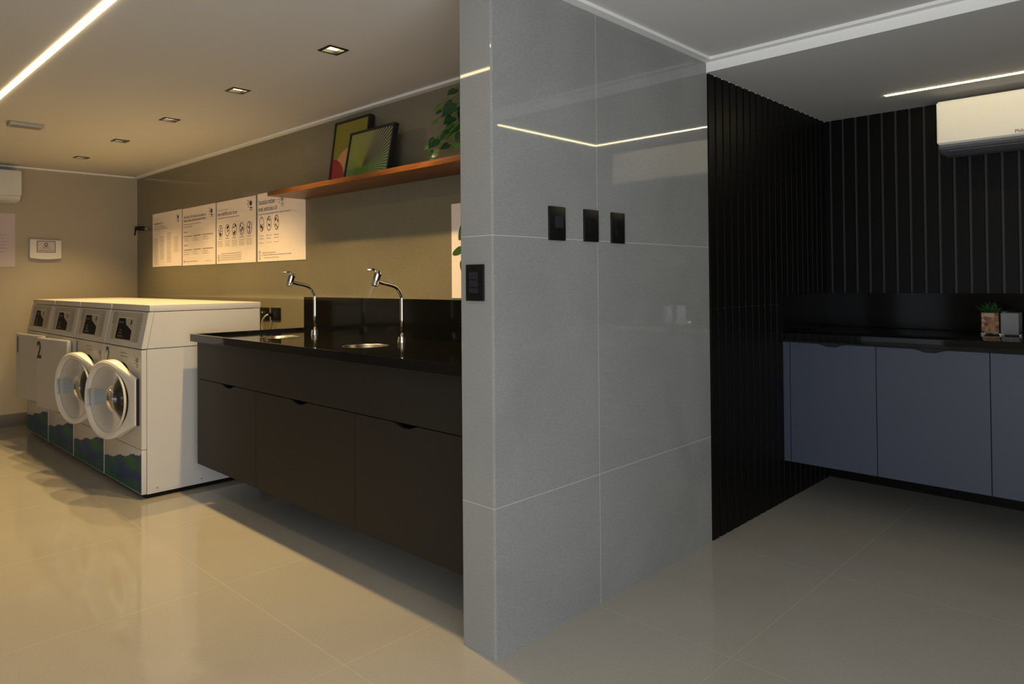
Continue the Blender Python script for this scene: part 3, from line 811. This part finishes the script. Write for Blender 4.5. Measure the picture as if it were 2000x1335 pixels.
vase(4.37, 0.668, M['sand'], 'square glass vase filled with pale grey sand, at the right edge')

# ------------------------------------------------------------------ air conditioners
def aircon(name, along, w_, h, dep, root, m1, vent):
    """local: u along wall 0..w, out 0..dep (toward room), z 0..h"""
    r = root
    prof = [(0, 0.0), (0, h), (dep-0.03, h), (dep, h-0.004), (dep, 0.052), (0.0, 0.052)]
    def pr(nm, pts, a0, a1, m_, bev=0.0, par=r):
        bm = bmesh.new()
        A = [bm.verts.new(along(a0, o, z)) for o, z in pts]; B = [bm.verts.new(along(a1, o, z)) for o, z in pts]
        bm.faces.new(A); bm.faces.new(B[::-1]); n = len(pts)
        for i in range(n): bm.faces.new((A[i], B[i], B[(i+1) % n], A[(i+1) % n]))
        if bev: bmesh.ops.bevel(bm, geom=bm.edges[:], offset=bev, segments=3, affect='EDGES')
        return link(nm, bm, m_, par, auto=True)
    pr('body', [(0, 0.050), (0, h), (dep-0.010, h), (dep-0.010, 0.050)], 0.004, w_-0.004, m1, 0.004)
    pr('front_panel', [(dep-0.014, 0.054), (dep-0.014, h-0.003), (dep, h-0.003), (dep, 0.054)], 0, w_, m1, 0.006)
    pr('vent', [(0, 0.0), (0, 0.050), (dep-0.004, 0.050), (dep-0.010, 0.030), (dep-0.055, 0.004)], 0.006, w_-0.006, vent, 0.006)
    pr('louvre', [(dep-0.100, -0.003), (dep-0.098, 0.004), (dep-0.030, 0.018), (dep-0.028, 0.013)], 0.05, w_-0.05, M['acgrey'] if vent is M['acgrey'] else m1, 0.001)
r = empty('air_conditioner', (XR, 0.995, 1.922))
aircon('ac', lambda a, o, z: Vector((-o-0.0005, -a, z)), 0.840, 0.288, 0.200, r, M['acwhite'], M['acgrey'])
FA = Face((-0.2005, 0, 0), (0, -1, 0), (0, 0, 1), (-1, 0, 0))
text_obj('lettering', 'Philco', 0.024, FA, 0.352, 0.066, M['ink2'], r, bold=0.0006)
tag(r, 'cream-lit white split air conditioner high on the black fluted wall', 'air conditioner')
r = empty('air_conditioner', (1.460, YB, 1.968))
aircon('ac', lambda a, o, z: Vector((-a, -o-0.0005, z)), 0.80, 0.275, 0.190, r, M['whiteplastic'], M['whiteplastic'])
tag(r, 'white split air conditioner on the far wall at the left edge', 'air conditioner')

# ------------------------------------------------------------------ shelf and what stands on it
bm = bmesh.new(); box(bm, 2.178, XW-0.0005, YP1+0.0005, 4.285, 1.806, 1.834, 0.001)
tag(link('wall_shelf', bm, M['wood'], auto=True), 'long orange-brown wooden shelf on the tiled wall above the taps', 'shelf')

def picture(ybot0, ybot1, xb, zb, xt, hgt, dep, prints, lab, group):
    """leaning frame. local: y across (0..w), z up, x depth"""
    wd = ybot1-ybot0
    ang = math.atan2(xt-xb, hgt)
    r = empty('picture_frame', (xb, ybot0, zb)); r.rotation_euler = (0, ang, 0)
    ft = 0.012
    bm = bmesh.new()
    box(bm, 0, dep, 0, wd, 0, ft); box(bm, 0, dep, 0, wd, hgt-ft, hgt); box(bm, 0, dep, 0, ft, ft, hgt-ft); box(bm, 0, dep, wd-ft, wd, ft, hgt-ft)
    link('frame', bm, M['frameblk'], r)
    bx('backing', 0.008, dep-0.004, ft, wd-ft, ft, hgt-ft, M['blackmatt'], r)
    prints(r, wd, hgt, ft)
    tag(r, lab, 'picture', group); return r
def p_abstract(r, wd, h, ft):
    F = Face((0.0078, wd, 0), (0, -1, 0), (0, 0, 1), (-1, 0, 0))
    bm = bmesh.new(); fquad(bm, F, ft, ft, wd-ft, h-ft, 0.0006); link('print', bm, M['artolive'], r)
    bm = bmesh.new(); c = (0.02, 0.02)
    def arc(R_, cu, cv):
        pts = [(ft, ft)]
        for k in range(41):
            t = PI/2*k/40; pts.append((min(wd-ft, cu+R_*math.cos(t)), min(h-ft, cv+R_*math.sin(t))))
        return pts+[(ft, min(h-ft, cv+R_))]
    # peach disc segment to the right
    pts = [(0.19+0.150*math.cos(t), 0.085+0.150*math.sin(t)) for t in [2*PI*k/40 for k in range(40)]]
    pts = [(a, max(ft, b)) for a, b in pts]; fpoly(bm, F, pts, 0.0012); link('peach_disc', bm, M['artpeach'], r)
    bm = bmesh.new(); fpoly(bm, F, [(ft, ft), (ft+0.155, ft)]+[(ft+0.155*math.cos(t), ft+0.165*math.sin(t)) for t in [PI/2*k/20 for k in range(1, 21)]], 0.0018)
    link('red_disc', bm, M['artred'], r)
def p_palm(r, wd, h, ft):
    F = Face((0.0078, wd, 0), (0, -1, 0), (0, 0, 1), (-1, 0, 0))
    bm = bmesh.new(); fquad(bm, F, ft, ft, wd-ft, h-ft, 0.0006)
    o = link('print', bm, M['palm'], r)
    # object origin at the print's lower left corner so the rays start from the leaf's stalk
    o.data.transform(Matrix.Translation((0, -wd, 0))); o.location = (0, wd, 0)
picture(3.476, 3.850, 2.352, 1.8345, 2.410, 0.412, 0.036, p_abstract, 'black-framed abstract print with red disc and olive ground, behind palm print', 'pictures leaning on the shelf')
picture(3.155, 3.590, 2.292, 1.8345, 2.352, 0.303, 0.032, p_palm, 'black-framed green palm leaf print leaning at the front of the shelf', 'pictures leaning on the shelf')

def leaf_shape(bm, c, d_, nrm, s, mi=0):
    """heart shaped leaf: c base, d_ tip direction, nrm normal"""
    d_ = d_.normalized(); sd = d_.cross(nrm).normalized(); nn = sd.cross(d_)
    pts = [(0, 0, 0), (-0.18, 0.30, 0.04), (0.0, 0.46, 0.07), (0.25, 0.50, 0.06), (0.55, 0.36, 0.02), (0.82, 0.15, -0.05), (1.05, 0, -0.12)]
    L_ = [bm.verts.new(c+d_*a*s+sd*b*s+nn*(-e)*s) for a, b, e in pts]
    R_ = [bm.verts.new(c+d_*a*s-sd*b*s+nn*(-e)*s) for a, b, e in pts[1:-1]]
    mid = [bm.verts.new(c+d_*a*s+nn*0.02*s) for a in (0.28, 0.6)]
    for f in ((L_[0], L_[1], L_[2], L_[3], mid[0]), (mid[0], L_[3], L_[4], mid[1]), (mid[1], L_[4], L_[5], L_[6]),
              (L_[0], mid[0], R_[2], R_[1], R_[0]), (mid[0], mid[1], R_[3], R_[2]), (mid[1], L_[6], R_[4], R_[3])):
        q = bm.faces.new(f); q.material_index = mi
def trailing_plant():
    r = empty('potted_plant', (2.32, 2.36, 1.8342))
    bm = bmesh.new(); N_ = 28
    prof = [(0.050, 0.0), (0.068, 0.11), (0.072, 0.115), (0.072, 0.125), (0.066, 0.125), (0.062, 0.10)]
    rings(bm, [[Vector((q*math.cos(2*PI*j/N_), q*math.sin(2*PI*j/N_), z)) for j in range(N_)] for q, z in prof], cap0=True, cap1=True)
    link('pot', bm, M['pot'], r, auto=True)
    o = Vector(r.location); q = random.Random(11)
    # leaves (x, y, z, size, yellow?)
    P_ = [(2.28, 2.575, 2.185, .055, 0), (2.27, 2.58, 2.115, .085, 0), (2.33, 2.55, 2.10, .08, 0), (2.30, 2.62, 2.06, .060, 0), (2.30, 2.60, 2.02, .085, 0), (2.35, 2.58, 2.04, .07, 0),
          (2.28, 2.605, 1.975, .045, 1), (2.26, 2.70, 1.955, .062, 0), (2.28, 2.63, 1.925, .050, 0), (2.25, 2.70, 1.895, .058, 0), (2.30, 2.575, 1.925, .050, 1), (2.27, 2.53, 1.965, .050, 0),
          (2.34, 2.765, 2.150, .040, 1), (2.33, 2.775, 2.075, .036, 1), (2.33, 2.745, 2.12, .034, 0), (2.24, 2.735, 1.93, .035, 1), (2.29, 2.65, 1.99, .055, 0), (2.24, 2.66, 1.90, .03, 1)]
    for k in range(26):
        a = q.uniform(-2.4, 1.0); rr = q.uniform(0.03, 0.14)
        P_.append((2.32-abs(rr*math.cos(a))*0.8, 2.36+rr*math.sin(a), q.uniform(1.97, 2.2), q.uniform(.05, .085), int(q.random() < .2)))
    st = bmesh.new(); bm = bmesh.new()
    for x, y, z, s, ye in P_:
        c = Vector((min(x, 2.42), y, z))-o
        top = Vector((0, 0, 0.11)); mid = Vector((c.x*0.45, c.y*0.45, max(c.z+0.05, 0.20)))
        tube(st, smoothpts([top, mid, c], 4), 0.0022, 5)
        out = Vector((-0.5+q.uniform(-.3, .2), (0.35 if y > 2.4 else -0.4)+q.uniform(-.3, .3), -0.8)); nr = Vector((-0.9, -0.4+q.uniform(-.3, .3), 0.5))
        leaf_shape(bm, c, out, nr, s, ye)
    link('vines', st, M['leaf2'], r, smooth=True)
    link('foliage', bm, [M['leaf'], M['leaf2']], r)
    tag(r, 'trailing green heart-leaved plant at the partition end of the wooden shelf', 'plant')
trailing_plant()

# ------------------------------------------------------------------ posters on the tiled wall
def sheet(name, y0, y1, z0, z1, m, label, group, wall='x'):
    if wall == 'x':
        r = empty(name, (XW, y1, z0)); t = 0.004; Wd = y1-y0
        bx('sheet', -t, -0.0004, -Wd, 0, 0, z1-z0, m, r); F = Face((-t, 0, 0), (0, -1, 0), (0, 0, 1), (-1, 0, 0))
    else:
        r = empty(name, (y0, YB, z0)); t = 0.004; Wd = y1-y0
        bx('sheet', 0, Wd, -t, -0.0004, 0, z1-z0, m, r); F = Face((0, -t, 0), (1, 0, 0), (0, 0, 1), (0, -1, 0))
    tag(r, label, 'poster', group); return r, F, Wd, z1-z0
G = 'white notices on the tiled wall above the machines'
# 1: farthest, with columns of small lines
r, F, Wd, H_ = sheet('wall_poster', 6.410, 7.107, 1.405, 1.905, M['paper'], 'white notice with columns of small print, nearest the far wall corner', G)
bm = bmesh.new(); burst(bm, F, 0.62, 0.435, 0.022); link('logo', bm, M['navy'], r)
bm = bmesh.new(); greek(bm, F, 0.04, 0.395, 0.22, 0.020); link('heading', bm, M['ink'], r)
bm = bmesh.new(); greek(bm, F, 0.04, 0.370, 0.28, 0.010); greek(bm, F, 0.04, 0.350, 0.34, 0.010)
for c0, n0, n1 in ((0.04, 3, 20), (0.19, 2, 17), (0.36, 0, 19), (0.52, 3, 13)):
    for k in range(n0, n1): greek(bm, F, c0, 0.300-k*0.0145, 0.10, 0.007)
link('small_print', bm, M['ink2'], r)
# 2
r, F, Wd, H_ = sheet('wall_poster', 5.714, 6.387, 1.403, 1.901, M['paper'], 'white notice with two-line heading and two small tables, second from far corner', G)
bm = bmesh.new(); burst(bm, F, 0.60, 0.440, 0.024); link('logo', bm, M['navy'], r)
bm = bmesh.new(); greek(bm, F, 0.03, 0.410, 0.46, 0.022); greek(bm, F, 0.03, 0.380, 0.47, 0.022); greek(bm, F, 0.03, 0.285, 0.08, 0.012); greek(bm, F, 0.03, 0.170, 0.09, 0.012); link('heading', bm, M['ink'], r)
bm = bmesh.new(); greek(bm, F, 0.03, 0.352, 0.36, 0.010); greek(bm, F, 0.03, 0.330, 0.17, 0.010)
for z in (0.250, 0.132):
    for c0, w_ in ((0.03, 0.17), (0.23, 0.16), (0.42, 0.21)):
        fquad(bm, F, c0, z, c0+w_, z+0.006)
        greek(bm, F, c0, z-0.020, w_*0.5, 0.008); greek(bm, F, c0, z-0.038, w_*0.6, 0.007)
greek(bm, F, 0.06, 0.030, 0.26, 0.010); disc(bm, F, 0.035, 0.035, 0.008, 0.014); greek(bm, F, 0.48, 0.030, 0.12, 0.007)
link('small_print', bm, M['ink2'], r)
# 3
r, F, Wd, H_ = sheet('wall_poster', 5.015, 5.690, 1.403, 1.900, M['paper'], 'white notice with a row of five round icons, third from far corner', G)
bm = bmesh.new(); burst(bm, F, 0.60, 0.445, 0.026); link('logo', bm, M['navy'], r)
bm = bmesh.new(); greek(bm, F, 0.025, 0.385, 0.36, 0.026); link('heading', bm, M['ink'], r)
bm = bmesh.new(); greek(bm, F, 0.025, 0.360, 0.39, 0.010); greek(bm, F, 0.025, 0.425, 0.18, 0.008)
for k in range(5):
    u = 0.075+k*0.125
    greek(bm, F, u-0.035, 0.195, 0.06, 0.011)
    for j in range(4): greek(bm, F, u-0.045, 0.175-j*0.013, 0.085, 0.006)
for j in range(4): greek(bm, F, 0.08, 0.075-j*0.016, 0.36, 0.009)
link('small_print', bm, M['ink2'], r)
bm = bmesh.new(); q = random.Random(3)
for k in range(5):
    u = 0.075+k*0.125
    disc(bm, F, u, 0.262, 0.042, 0.048, 0.001, 24, 0.88)
    for j in range(7): disc(bm, F, u+q.uniform(-.022, .022), 0.262+q.uniform(-.030, .030), q.uniform(.004, .011), q.uniform(.005, .013), 0.0014, 8)
disc(bm, F, 0.042, 0.045, 0.017, 0.026, 0.001, 20, 0.8); fline(bm, F, (0.038, 0.030), (0.038, 0.060), 0.004)
link('icons', bm, M['ink'], r)
# 4: square code omitted
r, F, Wd, H_ = sheet('wall_poster', 4.297, 4.982, 1.403, 1.904, M['paper'], 'white notice partly under the wooden shelf end, nearest the taps', G)
bm = bmesh.new(); greek(bm, F, 0.02, 0.420, 0.24, 0.032); greek(bm, F, 0.02, 0.370, 0.27, 0.030); link('heading', bm, M['ink'], r)
bm = bmesh.new(); burst(bm, F, 0.37, 0.438, 0.026); link('logo', bm, M['bluegrip'], r)
bm = bmesh.new(); greek(bm, F, 0.02, 0.342, 0.47, 0.012)
for k in range(3):
    u = 0.065+k*0.112
    greek(bm, F, u-0.04, 0.186, 0.075, 0.008); greek(bm, F, u-0.035, 0.165, 0.065, 0.008); greek(bm, F, u-0.04, 0.135, 0.075, 0.006)
greek(bm, F, 0.075, 0.060, 0.20, 0.009); greek(bm, F, 0.075, 0.044, 0.42, 0.009); greek(bm, F, 0.10, 0.024, 0.22, 0.008)
link('small_print', bm, M['ink2'], r)
bm = bmesh.new()
for k in range(3):
    u = 0.065+k*0.112
    disc(bm, F, u, 0.275, 0.035, 0.055, 0.001, 24, 0.85)
    for j in range(8): disc(bm, F, u+q.uniform(-.02, .02), 0.275+q.uniform(-.036, .036), q.uniform(.004, .010), q.uniform(.005, .013), 0.0014, 8)
disc(bm, F, 0.035, 0.048, 0.012, 0.034, 0.001, 20, 0.7)
link('icons', bm, M['ink2'], r)
# 5 botanical sheet mostly hidden by the partition
r, F, Wd, H_ = sheet('wall_poster', 2.36, 2.806, 1.160, 1.655, M['paper'], 'pale sheet with green leaf prints beside the partition above backsplash', None)
bm = bmesh.new()
for cu, cv, a, s in ((0.085, 0.350, 1.1, .055), (0.050, 0.245, 0.35, .045), (0.090, 0.155, 1.9, .045), (0.20, 0.30, 1.3, .07), (0.22, 0.18, 0.6, .07), (0.33, 0.26, 1.9, .07), (0.20, 0.42, 1.5, .05)):
    pts = []
    for k in range(20):
        t = 2*PI*k/20; x_, y_ = s*math.cos(t), s*0.45*math.sin(t)*(1+0.2*math.cos(t)); pts.append((cu+x_*math.cos(a)-y_*math.sin(a), cv+x_*math.sin(a)+y_*math.cos(a)))
    fpoly(bm, F, pts, 0.001)
link('leaf_print', bm, M['leafink'], r)
# far wall sheet
r, F, Wd, H_ = sheet('wall_poster', 0.98, 1.448, 1.406, 1.880, M['paper2'], 'lilac-white sheet on the far wall under the air conditioner', None, wall='y')
bm = bmesh.new()
for k in range(6): greek(bm, F, 0.05, 0.28-0.03*k, 0.34 if k % 2 else 0.36, 0.010)
link('small_print', bm, M['ink2'], r)
# intercom-like panel on far wall
r = empty('wall_box', (1.675, YB, 1.477))
bm = bmesh.new(); n = 16
pts = [(-0.122, 0.180), (-0.122, 0.012)]+[(-0.122+0.244*k/n, 0.012-0.012*math.sin(PI*k/n)) for k in range(1, n)]+[(0.122, 0.012), (0.122, 0.176)]
prism(bm, pts, 'y', -0.035, -0.0005); bmesh.ops.bevel(bm, geom=[e for e in bm.edges if e.is_manifold], offset=0.003, segments=2, affect='EDGES')
link('housing', bm, M['whiteplastic'], r, auto=True)
F = Face((-0.07, -0.0355, 0.062), (1, 0, 0), (0, 0, 1), (0, -1, 0))
bm = bmesh.new(); fquad(bm, F, 0, 0, 0.145, 0.105, 0.0006); link('notice', bm, M['paper2'], r)
bm = bmesh.new()
for q_ in ((0, 0, 0.145, 0.005), (0, 0.100, 0.145, 0.105), (0, 0, 0.005, 0.105), (0.140, 0, 0.145, 0.105)): fquad(bm, F, *q_, 0.0012)
greek(bm, F, 0.04, 0.036, 0.075, 0.010, 0.0012); greek(bm, F, 0.015, 0.014, 0.115, 0.013, 0.0012); disc(bm, F, 0.072, 0.073, 0.015, 0.016, 0.0012, 16, 0.6); fline(bm, F, (0.072, 0.052), (0.072, 0.062), 0.006, 0.0012); fquad(bm, F, 0.05, 0.050, 0.095, 0.053, 0.0012)
link('notice_print', bm, M['ink'], r)
tag(r, 'cream wall box with small framed notice on its face, far wall', 'wall box')

# black lever fixture on tiled wall near the far corner
r = empty('lever_handle', (XW, 7.325, 1.783))
bm = bmesh.new(); bmesh.ops.create_cone(bm, cap_ends=True, segments=24, radius1=0.030, radius2=0.026, depth=0.014, matrix=Matrix.Translation((-0.0075, 0, 0)) @ Matrix.Rotation(PI/2, 4, 'Y'))
link('rosette', bm, M['chrome'], r, auto=True)
bm = bmesh.new(); tube(bm, [(-0.014, 0, 0), (-0.030, 0, 0), (-0.085, 0, 0)], [0.026, 0.020, 0.017], 16); link('stem', bm, M['black'], r, auto=True)
bm = bmesh.new(); tube(bm, [(-0.080, 0, 0.015), (-0.086, 0, -0.03), (-0.092, 0, -0.072)], [0.009, 0.008, 0.006], 10); link('lever', bm, M['black'], r, smooth=True)
tag(r, 'small black lever with chrome rosette on tiled wall near far corner', 'handle')

# ------------------------------------------------------------------ switches and sockets
def plate(name, face, a0, a1, z0, z1, label, group, mods=(), wall='y'):
    t = 0.009
    if wall == 'y':
        r = empty(name, (a0, face, z0)); bx('plate', 0, a1-a0, -t, -0.0002, 0, z1-z0, M['black'], r, bev=0.002)
        F = Face((0, -t, 0), (1, 0, 0), (0, 0, 1), (0, -1, 0))
    else:
        r = empty(name, (face, a1, z0)); bx('plate', -t, -0.0002, -(a1-a0), 0, 0, z1-z0, M['black'], r, bev=0.002)
        F = Face((-t, 0, 0), (0, -1, 0), (0, 0, 1), (-1, 0, 0))
    for nm, q, m in mods:
        bm = bmesh.new()
        u0, v0, u1, v1 = q
        A = [F.P(u, v, -0.002) for u, v in ((u0, v0), (u1, v0), (u1, v1), (u0, v1))]; B = [F.P(u, v, 0.002) for u, v in ((u0+.001, v0+.001), (u1-.001, v0+.001), (u1-.001, v1-.001), (u0+.001, v1-.001))]
        rings(bm, [A, B], cap0=True, cap1=True); link(nm, bm, m, r)
    tag(r, label, 'switch' if 'switch' in name else 'socket', group); return r
M['softblack'] = mat('soft black', (0.016, 0.017, 0.019, 1), 0.5, spec=0.2, noise=0.1)
g3 = 'black plates on the grey tiled partition'
plate('light_switch', YP0, 1.914, 2.004, 1.394, 1.517, 'black wall plate on grey tile, leftmost of the three in a row', g3, [('rocker', (0.030, 0.045, 0.075, 0.090), M['softblack'])])
plate('light_switch', YP0, 2.117, 2.205, 1.396, 1.519, 'black wall plate on grey tile, middle of the three in a row', g3, [('rocker', (0.025, 0.030, 0.063, 0.093), M['black'])])
plate('light_switch', YP0, 2.292, 2.380, 1.395, 1.518, 'black wall plate on grey tile with white glint, rightmost of three', g3, [('rocker', (0.025, 0.030, 0.063, 0.093), M['black']), ('white_spot', (0.046, 0.062, 0.060, 0.067), M['acwhite'])])  # small white quad paints the glint onto the plate
plate('light_switch', XP, 1.701, 1.786, 1.182, 1.305, 'black triple light switch on the narrow end of the partition', None,
      [('rocker', (0.018, 0.072, 0.060, 0.098), M['softblack']), ('rocker', (0.018, 0.046, 0.060, 0.071), M['softblack']), ('rocker', (0.018, 0.026, 0.060, 0.045), M['softblack'])], wall='x')
gs = 'black sockets above the counter corner'
s1 = plate('wall_socket', XW, 4.812, 4.938, 0.978, 1.068, 'black wall socket touching the washer top corner, left of the pair', gs, [('outlet', (0.045, 0.025, 0.085, 0.065), M['softblack']), ('white_spot', (0.030, 0.050, 0.042, 0.060), M['acwhite'])], wall='x')
s2 = plate('wall_socket', XW, 4.642, 4.775, 0.980, 1.070, 'black wall socket beside the backsplash end, right of the pair', gs, [('outlet', (0.045, 0.025, 0.085, 0.065), M['softblack'])], wall='x')
r = empty('power_cord', (XW, 4.79, 1.02))
bm = bmesh.new(); tube(bm, [(-0.012, -0.03, 0.0), (-0.035, -0.025, 0.0)], 0.014, 12); link('plug', bm, M['black'], r, auto=True)
bm = bmesh.new(); tube(bm, smoothpts([(-0.030, -0.025, 0.0), (-0.045, -0.01, -0.01), (-0.05, 0.03, -0.05), (-0.045, 0.045, -0.13), (-0.04, 0.05, -0.4), (-0.04, 0.06, -0.99)]), 0.0065, 8); link('cable', bm, M['cord'], r, smooth=True)
tag(r, 'pale grey cord plugged in between the two black sockets', 'cord')
r = empty('power_cord', (XW, 4.875, 1.0))
bm = bmesh.new(); tube(bm, [(-0.012, 0, 0.0), (-0.03, 0, 0.0)], 0.013, 12); link('plug', bm, M['black'], r, auto=True)
bm = bmesh.new(); tube(bm, smoothpts([(-0.028, 0, 0.0), (-0.035, 0.0, -0.03), (-0.035, -0.005, -0.2), (-0.035, 0.01, -0.98)]), 0.004, 8); link('cable', bm, M['black'], r, smooth=True)
tag(r, 'thin black cord hanging down from the left black socket', 'cord')
